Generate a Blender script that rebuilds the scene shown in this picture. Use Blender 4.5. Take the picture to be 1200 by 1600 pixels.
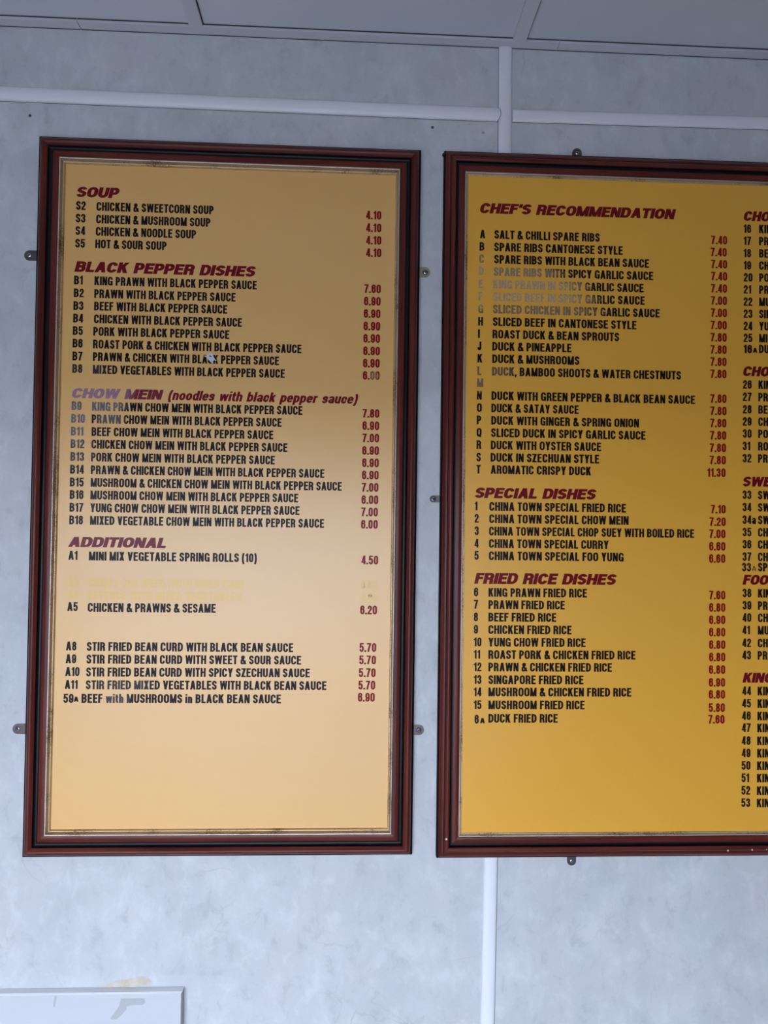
import bpy, math, random
import mathutils
from mathutils import Vector, Matrix
for o in list(bpy.data.objects): bpy.data.objects.remove(o)
sc = bpy.context.scene
COL = sc.collection
# ------------------------------------------------------------------ camera
F_PX = 1136.03                      # focal length in pixels of a 1200 x 1600 frame
D = 1.335                           # camera to menu wall (wall is the plane y = 0)
K = D / 1.37
CZ = 1.545                          # camera height
RM = Matrix(((0.99890266, -0.01444999, -0.04454973),
             (0.01535146, 0.99968292, 0.01995973),
             (0.04424719, -0.02062173, 0.99880775)))   # (right, down, into the wall) -> camera (right, down, forward)
cam_d = bpy.data.cameras.new('camera'); cam = bpy.data.objects.new('camera', cam_d); COL.objects.link(cam)
cam_d.sensor_fit = 'VERTICAL'; cam_d.sensor_height = 36.0; cam_d.sensor_width = 27.0
cam_d.lens = F_PX / 1600 * 36.0; cam_d.clip_start = 0.02; cam_d.clip_end = 200
W2 = Matrix(((1, 0, 0), (0, 0, -1), (0, 1, 0)))        # world (x, y, z) -> (right, down, into the wall)
CR = Matrix(((1, 0, 0), (0, -1, 0), (0, 0, -1))) @ RM @ W2
cam.matrix_world = Matrix.Translation((0, -D, CZ)) @ CR.transposed().to_4x4()
sc.camera = cam
def ray(px, py):
    d = RM.transposed() @ Vector(((px - 600) / F_PX, (py - 800) / F_PX, 1))
    return Vector((d.x, d.z, -d.y))
def P(px, py, w=0.0):                                  # the place on the plane w metres in front of the wall
    d = ray(px, py); t = (D - w) / d.y
    return Vector((d.x * t, -w, CZ + d.z * t))
def PZ(px, py, z):                                     # the place on the level z
    d = ray(px, py); t = (z - CZ) / d.z
    return Vector((d.x * t, -D + d.y * t, z))
# ------------------------------------------------------------------ daylight, exposure
wd = bpy.data.worlds.new('overcast_sky'); sc.world = wd; wd.use_nodes = True
bg = wd.node_tree.nodes['Background']
bg.inputs[0].default_value = (0.81, 0.90, 1.085, 1); bg.inputs[1].default_value = 10.9
sc.view_settings.view_transform = 'Standard'; sc.view_settings.look = 'None'
sc.view_settings.gamma = 1.0; sc.view_settings.use_curve_mapping = False
sc.view_settings.exposure = 0.0
WIN = dict(x0=-1.7, x1=0.6, z0=0.04, z1=1.74, y=-2.35)  # the shop window behind the camera
# ------------------------------------------------------------------ helpers
def mat(name, col, rough=0.5, metal=0.0, spec=0.5):
    m = bpy.data.materials.new(name); m.use_nodes = True
    b = m.node_tree.nodes['Principled BSDF']
    b.inputs['Base Color'].default_value = (*col, 1); b.inputs['Roughness'].default_value = rough
    b.inputs['Metallic'].default_value = metal; b.inputs['Specular IOR Level'].default_value = spec
    return m
class NT:
    def __init__(s, m): s.t = m.node_tree; s.b = s.t.nodes['Principled BSDF']; s.tc = s.t.nodes.new('ShaderNodeTexCoord')
    def n(s, typ, **kw):
        o = s.t.nodes.new(typ)
        for k, v in kw.items(): setattr(o, k, v)
        return o
    def l(s, a, b): s.t.links.new(a, b)
    def coord(s, scale=(1, 1, 1), loc=(0, 0, 0)):
        m = s.n('ShaderNodeMapping'); m.inputs['Scale'].default_value = scale; m.inputs['Location'].default_value = loc
        s.l(s.tc.outputs['Object'], m.inputs[0]); return m.outputs[0]
    def noise(s, vec, scale, detail=3, rough=0.55, dist=0.0):
        o = s.n('ShaderNodeTexNoise'); o.inputs['Scale'].default_value = scale; o.inputs['Detail'].default_value = detail
        o.inputs['Roughness'].default_value = rough; o.inputs['Distortion'].default_value = dist
        s.l(vec, o.inputs['Vector']); return o.outputs['Fac']
    def ramp(s, fac, stops):
        r = s.n('ShaderNodeValToRGB'); e = r.color_ramp.elements
        while len(e) < len(stops): e.new(0.5)
        for x, (p, c) in zip(e, stops):
            x.position = p; x.color = (*c, 1) if not isinstance(c, (int, float)) else (c, c, c, 1)
        s.l(fac, r.inputs[0]); return r.outputs[0]
    def math(s, op, a, b=None):
        o = s.n('ShaderNodeMath', operation=op, use_clamp=False)
        for i, v in enumerate((a, b)):
            if v is None: continue
            if isinstance(v, (int, float)): o.inputs[i].default_value = v
            else: s.l(v, o.inputs[i])
        return o.outputs[0]
    def mix(s, fac, a, b):
        o = s.n('ShaderNodeMix', data_type='RGBA')
        for i, v in ((0, fac), (6, a), (7, b)):
            if isinstance(v, (int, float)): o.inputs[i].default_value = v
            elif isinstance(v, tuple): o.inputs[i].default_value = (*v, 1)
            else: s.l(v, o.inputs[i])
        return o.outputs[2]
    def base(s, c): s.l(c, s.b.inputs['Base Color'])
    def bump(s, h, dist, strength=1.0):
        o = s.n('ShaderNodeBump'); o.inputs['Distance'].default_value = dist; o.inputs['Strength'].default_value = strength
        s.l(h, o.inputs['Height']); s.l(o.outputs[0], s.b.inputs['Normal'])
class MB:                                              # collects faces for ONE mesh object
    def __init__(s): s.v = []; s.f = []; s.m = []; s.s = []
    def face(s, pts, mi=0, smooth=False):
        i = len(s.v); s.v += [tuple(p) for p in pts]; s.f.append(tuple(range(i, i + len(pts)))); s.m.append(mi); s.s.append(smooth)
    def grid(s, rows, mi=0, smooth=False, closed=False):  # rows of points, shared vertices
        i = len(s.v); n = len(rows[0])
        for r in rows: s.v += [tuple(p) for p in r]
        for a in range(len(rows) - 1):
            for b in range(n if closed else n - 1):
                c = (b + 1) % n
                s.f.append((i + a * n + b, i + a * n + c, i + (a + 1) * n + c, i + (a + 1) * n + b)); s.m.append(mi); s.s.append(smooth)
    def box(s, lo, hi, mi=0):
        x0, y0, z0 = lo; x1, y1, z1 = hi
        for q in (((x0,y0,z0),(x1,y0,z0),(x1,y0,z1),(x0,y0,z1)), ((x1,y1,z0),(x0,y1,z0),(x0,y1,z1),(x1,y1,z1)),
                  ((x0,y1,z0),(x0,y0,z0),(x0,y0,z1),(x0,y1,z1)), ((x1,y0,z0),(x1,y1,z0),(x1,y1,z1),(x1,y0,z1)),
                  ((x0,y0,z1),(x1,y0,z1),(x1,y1,z1),(x0,y1,z1)), ((x0,y1,z0),(x1,y1,z0),(x1,y0,z0),(x0,y0,z0))): s.face(q, mi)
    def build(s, name, mats, parent=None, loc=None, rot=None):
        me = bpy.data.meshes.new(name); me.from_pydata(s.v, [], s.f)
        if not isinstance(mats, (list, tuple)): mats = [mats]
        for m in mats: me.materials.append(m)
        for p, mi, sm in zip(me.polygons, s.m, s.s): p.material_index = mi; p.use_smooth = sm
        me.update()
        o = bpy.data.objects.new(name, me); COL.objects.link(o)
        if parent: o.parent = parent
        if loc is not None: o.location = loc
        if rot is not None: o.rotation_euler = rot
        return o
def tag(o, label=None, cat=None, group=None, kind=None):
    for k, v in (('label', label), ('category', cat), ('group', group), ('kind', kind)):
        if v: o[k] = v
    return o
def empty(name, loc, ry=0.0):
    o = bpy.data.objects.new(name, None); COL.objects.link(o); o.location = loc; o.rotation_euler = (0, ry, 0); o.empty_display_size = 0.05
    return o
def catmull(pts, n=8):
    q = [pts[0]] + list(pts) + [pts[-1]]; out = []
    for i in range(1, len(q) - 2):
        for k in range(n):
            t = k / n; a, b, c, d = q[i-1], q[i], q[i+1], q[i+2]
            out.append(tuple(0.5 * (2*b[j] + (c[j]-a[j])*t + (2*a[j]-5*b[j]+4*c[j]-d[j])*t*t + (3*b[j]-a[j]-3*c[j]+d[j])*t**3) for j in range(2)))
    return out + [pts[-1]]
# ------------------------------------------------------------------ materials of the room
def wall_material():
    m = mat('marbled_cladding', (0.5, 0.5, 0.5), 0.5, spec=0.3); t = NT(m)
    c = t.coord((1, 1, 0.8))
    n1 = t.noise(c, 9, 6, 0.62, 0.5); n2 = t.noise(t.coord((1, 1, .7), (3, 0, 7)), 26, 6, 0.68, 0.3)
    a = t.ramp(n1, [(0.30, (0.475, 0.500, 0.525)), (0.5, (0.525, 0.550, 0.575)), (0.70, (0.590, 0.605, 0.630))])
    a = t.mix(t.ramp(t.noise(t.coord(loc=(5, 1, 2)), 6, 2), [(0.45, 0.0), (0.65, 0.5)]), a, (0.545, 0.535, 0.570))
    a = t.mix(t.ramp(n2, [(0.52, 0.0), (0.66, 0.46)]), a, (0.66, 0.68, 0.70))
    a = t.mix(t.ramp(n2, [(0.33, 0.60), (0.45, 0.0)]), a, (0.40, 0.42, 0.45))
    n3 = t.noise(t.coord((1.3, 1, .42), (1, 0, 3)), 34, 3, 0.6, 0.5)
    a = t.mix(t.ramp(n3, [(0.68, 0.0), (0.76, 0.5)]), a, (0.36, 0.375, 0.40))
    v = t.math('ABSOLUTE', t.math('SUBTRACT', t.noise(t.coord((1, 1, 1), (1.7, 0, .4)), 4.2, 4, 0.5, 1.2), 0.5))
    k = t.math('MULTIPLY', t.ramp(v, [(0.0, 0.5), (0.010, 0.0)]), t.ramp(t.noise(t.coord(loc=(9, 2, 4)), 5.5, 2), [(0.52, 0.0), (0.64, 1.0)]))
    a = t.mix(k, a, (0.40, 0.38, 0.37)); t.base(a)
    return m
M_WALL = wall_material()
M_PVC = mat('white_pvc', (0.76, 0.77, 0.82), 0.32)
M_PLAIN = mat('painted_plaster', (0.26, 0.26, 0.26), 0.8)
def ceiling_material():
    m = mat('ceiling_board', (0.5, 0.5, 0.53), 0.85, spec=0.2); t = NT(m)
    n = t.noise(t.coord((1, 1, 1)), 3.0, 3)
    a = t.ramp(n, [(0.35, (0.60, 0.62, 0.68)), (0.65, (0.66, 0.67, 0.72))])
    sp = t.ramp(t.noise(t.coord(loc=(4, 4, 0)), 42, 2, 0.5), [(0.76, 0.0), (0.80, 0.35)])
    t.base(t.mix(sp, a, (0.36, 0.36, 0.38))); return m
M_TILE = ceiling_material()
M_TBAR = mat('ceiling_grid_metal', (0.60, 0.60, 0.65), 0.5)
M_GAP_SHADE = mat('dark_gap_and_shade_line', (0.06, 0.06, 0.08), 0.9)  # open joints and holes; also the painted shadow lines of the ceiling
M_FLOOR = mat('floor_vinyl', (0.20, 0.195, 0.19), 0.5)
M_STREET = mat('pavement_slabs', (0.27, 0.27, 0.27), 0.9)
# ------------------------------------------------------------------ the room
XL, XR, YB, ZC = -2.4, 2.3, WIN['y'], CZ + 0.925 * K
def struct(name, mb, m, **k): return tag(mb.build(name, m, **k), kind='structure')
b = MB(); b.box((XL, 0, 0), (XR, 0.10, ZC + .1)); wall = struct('wall_front', b, M_WALL)
b = MB(); b.box((XL - .1, YB, 0), (XL, 0.1, ZC + .1)); struct('wall_left', b, M_PLAIN)
b = MB(); b.box((XR, YB, 0), (XR + .1, 0.1, ZC + .1)); struct('wall_right', b, M_PLAIN)
b = MB()
b.box((XL - .1, YB - .12, 0), (WIN['x0'], YB, ZC + .1)); b.box((WIN['x1'], YB - .12, 0), (XR + .1, YB, ZC + .1))
b.box((WIN['x0'], YB - .12, 0), (WIN['x1'], YB, WIN['z0'])); b.box((WIN['x0'], YB - .12, WIN['z1']), (WIN['x1'], YB, ZC + .1))
struct('wall_back', b, M_PLAIN)
b = MB(); x0, x1, z0, z1 = WIN['x0'], WIN['x1'], WIN['z0'], WIN['z1']; t_ = .05
b.box((x0, YB - .1, z0), (x0 + t_, YB - .03, z1)); b.box((x1 - t_, YB - .1, z0), (x1, YB - .03, z1))
b.box((x0 + t_, YB - .1, z0), (x1 - t_, YB - .03, z0 + t_)); b.box((x0 + t_, YB - .1, z1 - t_), (x1 - t_, YB - .03, z1))
for k in (1, 2):
    xm = x0 + (x1 - x0) * k / 3; b.box((xm - .025, YB - .1, z0 + t_), (xm + .025, YB - .03, z1 - t_))
struct('window_1', b, M_PVC)
b = MB(); b.box((XL - .1, YB, -.1), (XR + .1, 0.1, 0)); struct('floor', b, M_FLOOR)
b = MB(); b.box((-30, -40, -.15), (30, YB - .0, -.1)); struct('pavement', b, M_STREET)
# ceiling: boards lying on the grid, one slab with the board pattern
TB1 = (PZ(296, 43, ZC), PZ(316, 43.75, ZC)); TB2 = (PZ(801, 65.5, ZC), PZ(821.3, 67, ZC))
tx = [(TB1[0].x, TB1[1].x), (TB2[0].x, TB2[1].x)]
pitch = tx[1][0] - tx[0][0]; tw = 0.0245
bars = [tx[0][0] + pitch * k for k in range(-5, 4)]
b = MB(); b.box((XL - .1, YB, ZC + .006), (XR + .1, 0.1, ZC + .1)); struct('ceiling', b, M_TILE)
n = 0
for x in bars:
    if not XL < x < XR - .03: continue
    n += 1; b = MB()
    b.box((x, YB, ZC + .0005), (x + tw, -.0205, ZC + .006))
    b.box((x + tw, YB, ZC + .0045), (x + tw + .0022, -.0205, ZC + .0055), 1)  # dark strip paints the shadow line along the bar's right edge
    struct('trim_%d' % n, b, [M_TBAR, M_GAP_SHADE])
for k in range(1, 5):                                  # cross bars, one board length out from the wall
    n += 1; b = MB(); y = -.62 * k
    b.box((XL, y - tw, ZC + .001), (XR, y, ZC + .0055)); struct('trim_%d' % n, b, M_TBAR)
def angle(xa, xb, sk=0.0):                             # edge angle along the wall
    global n
    n += 1; b = MB(); y0, y1 = -.0205, 0.0
    pts = [(xa - sk, y0), (xb - sk, y0), (xb, y1), (xa, y1)] if sk else [(xa, y0), (xb, y0), (xb, y1), (xa, y1)]
    b.face([(x, y, ZC) for x, y in pts][::-1]); b.face([(x, y, ZC + .006) for x, y in pts])
    for i in range(4):
        p, q = pts[i], pts[(i + 1) % 4]; b.face([(*p, ZC), (*q, ZC), (*q, ZC + .006), (*p, ZC + .006)])
    b.box((xa, -.0225, ZC + .0045), (xb, -.0205, ZC + .0055), 1); b.box((xa, -.0011, ZC - .0011), (xb, -.0001, ZC - .0001), 1)  # dark strips; the one at the wall paints the corner's shadow line
    struct('trim_%d' % n, b, [M_TBAR, M_GAP_SHADE])
j1, j2 = PZ(127, 46, ZC).x, PZ(870, 78, ZC).x
angle(XL, j1 - .0008); angle(j1 + .0008, j2 - .0004); angle(j2 + .0004, XR)
# rounded plastic cover strips on the cladding joints
def strip(pa, pb, width, bulge=0.0062, gaps=(), cope=0.0):   # gaps: open joints along an edge; cope: rounded far end
    global n
    n += 1; b = MB(); d = (pb - pa).normalized(); s = Vector((-d.z, 0, d.x))
    prof = [(-.5, 0.0), (-.5, .25)] + [(-.5 * math.cos(math.pi * i / 14), .25 + .75 * math.sin(math.pi * i / 14)) for i in range(1, 14)] + [(.5, .25), (.5, 0.0)]
    rows = [[p + s * (u * width) + d * (k * cope * (1 - 4 * u * u)) + Vector((0, -h * bulge, 0)) for u, h in prof] for p, k in ((pa, 0), (pb, 1))]
    b.grid(rows, 0, True); b.face(rows[0]); b.face(rows[1][::-1])
    if cope: b.grid([rows[1], [p + d * .0009 for p in rows[1]]], 1)
    for sd in gaps:
        a0, a1 = sd * width * .5, sd * (width * .5 + .0008); y = Vector((0, -.0006, 0))
        b.face([pa + s*a0 + y, pb + s*a0 + y, pb + s*a1 + y, pa + s*a1 + y][::(1 if sd > 0 else -1)], 1)
    return struct('trim_%d' % n, b, [M_PVC, M_GAP_SHADE])
w_r = 0.0255
def mid(pa, pb): return (pa + pb) / 2
vt = mid(P(778.7, 82), P(800, 83)); vt.z = ZC - .0004
vm = mid(P(778, 240), P(798.6, 241)); dv = (vm - vt).normalized()
strip(vt, vt + dv * 0.225, 0.0248, gaps=(-1,))
lo0 = mid(P(755.9, 1345), P(777, 1345)); lo1 = mid(P(750.6, 1600), P(772.2, 1600)); dl = (lo1 - lo0).normalized()
strip(lo0 - dl * .030, lo0 + dl * ((lo0.z) / -dl.z), 0.0252, gaps=(1,))
ra, rb = mid(P(0, 136.3), P(0, 158)), mid(P(772, 169.8), P(772, 190.4)); d = (rb - ra).normalized()
strip(Vector((XL, 0, ra.z + (XL - ra.x) * d.z / d.x)), mid(P(776.5, 170.0), P(776.5, 190.6)), w_r, .0085, gaps=(-1,), cope=.0055)
ra, rb = mid(P(800.6, 171.6), P(800.6, 191.3)), mid(P(1200, 183.8), P(1200, 203.2)); d = (rb - ra).normalized()
strip(ra, Vector((XR, 0, ra.z + (XR - ra.x) * d.z / d.x)), 0.0238, .0065, gaps=(-1,))
def disc(mb, c, r, y, mi=0, seg=16, ry=None):
    mb.face([(c.x + r * math.cos(2*math.pi*i/seg), y, c.z + (ry or r) * math.sin(2*math.pi*i/seg)) for i in range(seg)], mi)
for px, py in ((47, 180.8), (675.7, 199.2)):            # old screw holes
    b = MB(); disc(b, P(px, py), .0027, -.0003); b.build('screw_hole', M_GAP_SHADE, wall)
M_STAIN = mat('brown_stain', (0.36, 0.33, 0.31), 0.7)
b = MB(); disc(b, P(755, 207.5), .0034, -.0003, seg=9, ry=.0026); b.build('rust_stain', M_STAIN, wall)
def glue_material():
    m = mat('dried_glue', (0.55, 0.50, 0.40), 0.6); t = NT(m)
    t.base(t.ramp(t.noise(t.coord(), 60, 4), [(0.35, (0.50, 0.44, 0.33)), (0.65, (0.60, 0.58, 0.53))])); return m
M_GLUE = glue_material()
b = MB()
b.face([P(x, y, .0004) for x, y in ((156,1542),(170,1537),(183,1532.5),(198,1530.5),(212,1527.5),(222,1526),(232,1529),(237,1535),(228,1538.5),(212,1542.5))][::-1])
b.build('glue_residue', M_GLUE, wall)
# ------------------------------------------------------------------ lettering: cut vinyl, every glyph drawn from strokes
class Pen:
    def __init__(s, sx, sy, wide): s.sx, s.sy, s.wide = sx, sy, wide; s.polys = []
    def V(s, x, y0=0.0, y1=1.0, k=1.0): a = s.sx * k; s.polys.append([(x-a, y0), (x+a, y0), (x+a, y1), (x-a, y1)])
    def H(s, y, x0, x1): s.polys.append([(x0, y-s.sy), (x1, y-s.sy), (x1, y+s.sy), (x0, y+s.sy)])
    def G(s, x0, y0, x1, y1, k=1.0): a = s.sx * k; s.polys.append([(x0-a, y0), (x0+a, y0), (x1+a, y1), (x1-a, y1)])
    def C(s, pts, closed=False):                        # stroke with an elliptical pen
        q = []
        for x, y in pts:
            p = (x / s.sx, y / s.sy)
            if not q or abs(p[0]-q[-1][0]) + abs(p[1]-q[-1][1]) > 1e-6: q.append(p)
        if closed and abs(q[0][0]-q[-1][0]) + abs(q[0][1]-q[-1][1]) < 1e-6: q.pop()
        n = len(q); L = []; Rr = []
        def dr(a, b): dx, dy = b[0]-a[0], b[1]-a[1]; l = math.hypot(dx, dy) or 1; return dx/l, dy/l
        for i in range(n):
            a = dr(q[i-1], q[i]) if (i or closed) else None; c = dr(q[i], q[(i+1) % n]) if (i < n-1 or closed) else None
            a = a or c; c = c or a
            nx, ny = -(a[1]+c[1]), a[0]+c[0]; l = math.hypot(nx, ny) or 1; nx, ny = nx/l, ny/l
            k = 1 / max(0.5, nx * -a[1] + ny * a[0])
            L.append(((q[i][0]+nx*k)*s.sx, (q[i][1]+ny*k)*s.sy)); Rr.append(((q[i][0]-nx*k)*s.sx, (q[i][1]-ny*k)*s.sy))
        for i in range(n if closed else n - 1):
            j = (i+1) % n; s.polys.append([L[i], Rr[i], Rr[j], L[j]])
def arc(cx, cy, rx, ry, a0, a1, n=10):
    return [(cx + rx*math.cos(math.radians(a0+(a1-a0)*i/n)), cy + ry*math.sin(math.radians(a0+(a1-a0)*i/n))) for i in range(n+1)]
def bez(a, b, c, d, n=10):
    return [tuple((1-t)**3*a[j]+3*t*(1-t)**2*b[j]+3*t*t*(1-t)*c[j]+t**3*d[j] for j in range(2)) for t in [i/n for i in range(n+1)]]
WID = dict(A=.60,B=.56,C=.56,D=.57,E=.49,F=.46,G=.57,H=.57,I=.20,J=.45,K=.57,L=.46,M=.71,N=.57,O=.58,P=.53,Q=.58,R=.56,S=.53,T=.50,U=.56,V=.57,W=.82,X=.56,Y=.56,Z=.50)
WID.update({c: .49 for c in '023456789'}); WID['1'] = .34
WID.update({'&': .60, '.': .19, ',': .19, "'": .19, '(': .28, ')': .28, ' ': .17})
WID.update(a=.47,b=.48,c=.45,d=.48,e=.47,h=.47,i=.20,k=.47,l=.20,n=.47,o=.48,p=.48,r=.34,s=.44,t=.31,u=.47,w=.68)
def glyph(ch, sx, sy, wide):
    p = Pen(sx, sy, wide); w = WID[ch] * wide; s, h = sx, sy; xl, xr, cx = s, w - s, w / 2; rx = cx - s; t = 1 - h
    ry = min(.27, max(.2, rx * 1.15))
    V, H, G, C = p.V, p.H, p.G, p.C
    def stadium(yb, yt, r, xa=xl, xb=xr):
        c_, q = (xa+xb)/2, (xb-xa)/2
        return arc(c_, yt-r, q, r, 0, 180) + arc(c_, yb+r, q, r, 180, 360)
    X = .74
    if ch == 'A': G(s*1.02, 0, cx-s*.12, 1, 1.02); G(w-s*1.02, 0, cx+s*.12, 1, 1.02); H(.20+h, .2*w, .8*w)
    elif ch == 'B':
        V(s); r = .2; q = min(r*.95, w*.4)
        C([(s, t), (xr-.02-q, t)] + arc(xr-.02-q, t-.5*(t-.52), q, .5*(t-.52), 90, -90) + [(s, .52)])
        C([(s, .52), (xr-q, .52)] + arc(xr-q, (.52+h)/2, q, (.52-h)/2, 90, -90) + [(s, h)])
    elif ch == 'C':
        if wide > 1.3: C(arc(cx, t-ry, rx, ry, 12, 180) + arc(cx, h+ry, rx, ry, 180, 348))
        else: C([(xr, .635)] + arc(cx, t-ry, rx, ry, 0, 180) + arc(cx, h+ry, rx, ry, 180, 360) + [(xr, .365)])
    elif ch == 'D': q = min(.28, w*.5); C([(s, t), (xr-q, t)] + arc(xr-q, t-.3, q, .3, 90, 0) + arc(xr-q, h+.3, q, .3, 0, -90) + [(s, h)]); V(s)
    elif ch in 'EF':
        V(s); H(t, s, w); H(.53, s, w*.93)
        if ch == 'E': H(h, s, w)
    elif ch == 'G': C([(xr, .66)] + arc(cx, t-ry, rx, ry, 0, 180) + arc(cx, h+ry, rx, ry, 180, 350) + [(xr, .40)]); V(w-s*.75, 0, .53, .75); H(.53-h, cx, w)
    elif ch == 'H': V(s); V(xr); H(.52, s, xr)
    elif ch == 'I': V(w/2)
    elif ch == 'J': C([(xr, 1), (xr, h+ry)] + arc(cx, h+ry, rx, ry, 0, -180) + [(xl, .36)])
    elif ch == 'K': V(s); G(s*1.2, .34, w-s*1.15, 1, 1.1); G(w-s*1.1, 0, w*.46, .62, 1.1)
    elif ch == 'L': V(s); H(h, s, w)
    elif ch == 'M': V(s*.92, k=.92); V(w-s*.92, k=.92); G(s*1.05, 1, cx, 0, .95); G(w-s*1.05, 1, cx, 0, .95)
    elif ch == 'N': V(s*.92, k=.92); V(w-s*.92, k=.92); G(s*1.1, 1, w-s*1.1, 0, 1.05)
    elif ch in 'OQ':
        C(stadium(h, t, ry), True)
        if ch == 'Q': G(w-s*.9, -.04, cx+.02, .28, .8)
    elif ch == 'P': V(s); q = min(.2, w*.4); C([(s, t), (xr-q, t)] + arc(xr-q, (t+.44)/2, q, (t-.44)/2, 90, -90) + [(s, .44)])
    elif ch == 'R':
        V(s); q = min(.2, w*.4)
        C([(s, t), (xr-.01-q, t)] + arc(xr-.01-q, (t+.48)/2, q, (t-.48)/2, 90, -90) + [(s, .48)])
        C([(cx-.02, .48)] + arc(xr-.03-.10, .34, .10, .14, 90, 0, 5) + [(xr-.02, .12), (xr+.005, 0)])
    elif ch == 'S' and wide > 1.3: C(arc(cx, t-.2, rx, .2, 14, 180) + bez((xl, t-.2), (xl, .50), (xr, .54), (xr, h+.215)) + arc(cx, h+.215, rx, .215, 0, -166))
    elif ch == 'S':
        C([(xr, .685)] + arc(cx, t-.2, rx, .2, 0, 180) + bez((xl, t-.2), (xl, .49), (xr, .55), (xr, h+.215)) + arc(cx, h+.215, rx, .215, 0, -180) + [(xl, .335)])
    elif ch == 'T': H(t, 0, w); V(cx)
    elif ch == 'U': C([(xl, 1), (xl, h+ry)] + arc(cx, h+ry, rx, ry, 180, 360) + [(xr, 1)])
    elif ch == 'V': G(s, 1, cx, 0, 1.02); G(w-s, 1, cx, 0, 1.02)
    elif ch == 'W':
        k = .92
        G(s*k, 1, w*.27, 0, k); G(cx, 1, w*.27, 0, k); G(cx, 1, w*.73, 0, k); G(w-s*k, 1, w*.73, 0, k)
    elif ch == 'X': G(s*1.1, 0, w-s*1.15, 1, 1.08); G(s*1.15, 1, w-s*1.1, 0, 1.08)
    elif ch == 'Y': G(s, 1, cx, .38, 1.02); G(w-s, 1, cx, .38, 1.02); V(cx, 0, .46)
    elif ch == 'Z': H(t, 0, w); H(h, 0, w); G(s*1.2, h, w-s*1.2, t, 1.15)
    elif ch == '0': C(stadium(h, t, min(.3, rx*1.5)), True)
    elif ch == '1': V(xr); p.polys.append([(0, .70), (w-s, .70), (w-s, .84), (w-2*s, .84), (0, .84)]); p.polys.append([(w*.30, .84), (xr, .84), (xr, 1), (w-2*s+.01, 1)])
    elif ch == '2': C([(xl, .63)] + arc(cx, t-.22, rx, .22, 180, 0) + bez((xr, t-.22), (xr, .45), (xl+.01, .40), (xl+.01, .06))); H(h, 0, w)
    elif ch == '3':
        C([(xl, .68)] + arc(cx-.01, t-.19, rx, .19, 180, 0) + arc(cx-.02, t-.19, rx, t-.19-.53, 0, -90, 6) + [(w*.36, .53)])
        C([(w*.36, .53)] + arc(cx, .31, rx, .22, 90, 0, 6) + arc(cx, h+.22, rx, .22, 0, -180) + [(xl, .34)])
    elif ch == '4': V(w*.70, 0, 1); H(.21+h*.5, 0, w); G(s*.85, .25, w*.62, 1, .85)
    elif ch == '5': H(t, w*.12, w*.97); G(s*.95, .44, s*1.25, 1, .9); C([(s*1.0, .52)] + arc(cx, .40, rx, .24, 150, 0) + arc(cx, h+.22, rx, .22, 0, -180) + [(xl, .32)])
    elif ch in '69':
        n0 = len(p.polys)
        C([(xr, .73)] + arc(cx, t-.21, rx, .21, 0, 180) + [(xl, .5), (xl, .3)]); C(stadium(h, .61, .22), True)
        if ch == '9': p.polys[n0:] = [[(w-x, 1-y) for x, y in q] for q in p.polys[n0:]]
    elif ch == '7': H(t, 0, w); C([(xr-.01, t)] + bez((xr-.01, .88), (w*.62, .62), (w*.40, .36), (w*.36, 0)))
    elif ch == '8': C(stadium(.53, t, .19, xl+.015, xr-.015), True); C(stadium(h, .53, .21), True)
    elif ch == '&': C(catmull([(.97*w, .02), (.66*w, .32), (.30*w, .70), (.30*w, .85), (.46*w, t), (.62*w, .84), (.56*w, .68), (.22*w, .46), (xl, .27), (.22*w, .10), (.46*w, h*.95), (.70*w, .20), (.86*w, .44)], 5))
    elif ch == '.': V(w/2, 0, .19)
    elif ch == ',': V(w/2, 0, .19); G(w/2-.06, -.16, w/2+.02, .06, .6)
    elif ch == "'": G(w/2, .62, w/2+.02, 1, .9)
    elif ch == '(': C(bez((w-s*.8, 1.02), (s*.4, .75), (s*.4, .05), (w-s*.8, -.22)))
    elif ch == ')': C(bez((s*.8, 1.02), (w-s*.4, .75), (w-s*.4, .05), (s*.8, -.22)))
    else:
        xt = X - h; r = .17
        if ch == 'o': C(stadium(h, xt, r+.05), True)
        elif ch in 'bp':
            C(stadium(h, xt, r+.05), True); V(s, 0 if ch == 'b' else -.24, 1 if ch == 'b' else X)
        elif ch == 'd': C(stadium(h, xt, r+.05), True); V(xr)
        elif ch == 'c': C([(xr, .50)] + arc(cx, xt-r, rx, r, 0, 180) + arc(cx, h+r, rx, r, 180, 360) + [(xr, .25)])
        elif ch == 'e': C([(xr, .38)] + [(xr, xt-r)] + arc(cx, xt-r, rx, r, 0, 180) + arc(cx, h+r, rx, r, 180, 345)); H(.38, s, w)
        elif ch in 'hn': V(s, 0, 1 if ch == 'h' else X); C([(s, .5)] + arc(cx, xt-r, rx, r, 170, 0) + [(xr, 0)])
        elif ch == 'u': V(xr, 0, X); C([(xl, X)] + arc(cx, h+r, rx, r, 180, 350) + [(xr, .4)])
        elif ch == 'i': V(w/2, 0, X); V(w/2, .84, 1)
        elif ch == 'l': V(w/2)
        elif ch == 'k': V(s); G(s*1.2, .22, w-s*1.15, X, 1.05); G(w-s*1.05, 0, w*.42, .48, 1.05)
        elif ch == 'r': V(s, 0, X); C([(s, .42)] + arc(w-.02, xt-.2, w-.02-s, .2, 170, 90, 7))
        elif ch == 's': C([(xr, .52)] + arc(cx, xt-.14, rx, .14, 0, 180) + bez((xl, xt-.14), (xl, .36), (xr, .40), (xr, h+.15)) + arc(cx, h+.15, rx, .15, 0, -180) + [(xl, .24)])
        elif ch == 't': H(X-h, 0, w); C([(w*.45, .94), (w*.45, h+.12)] + arc(w*.45+.12, h+.12, .12, .12, 180, 270, 5) + [(w, h)])
        elif ch == 'a':
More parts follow.
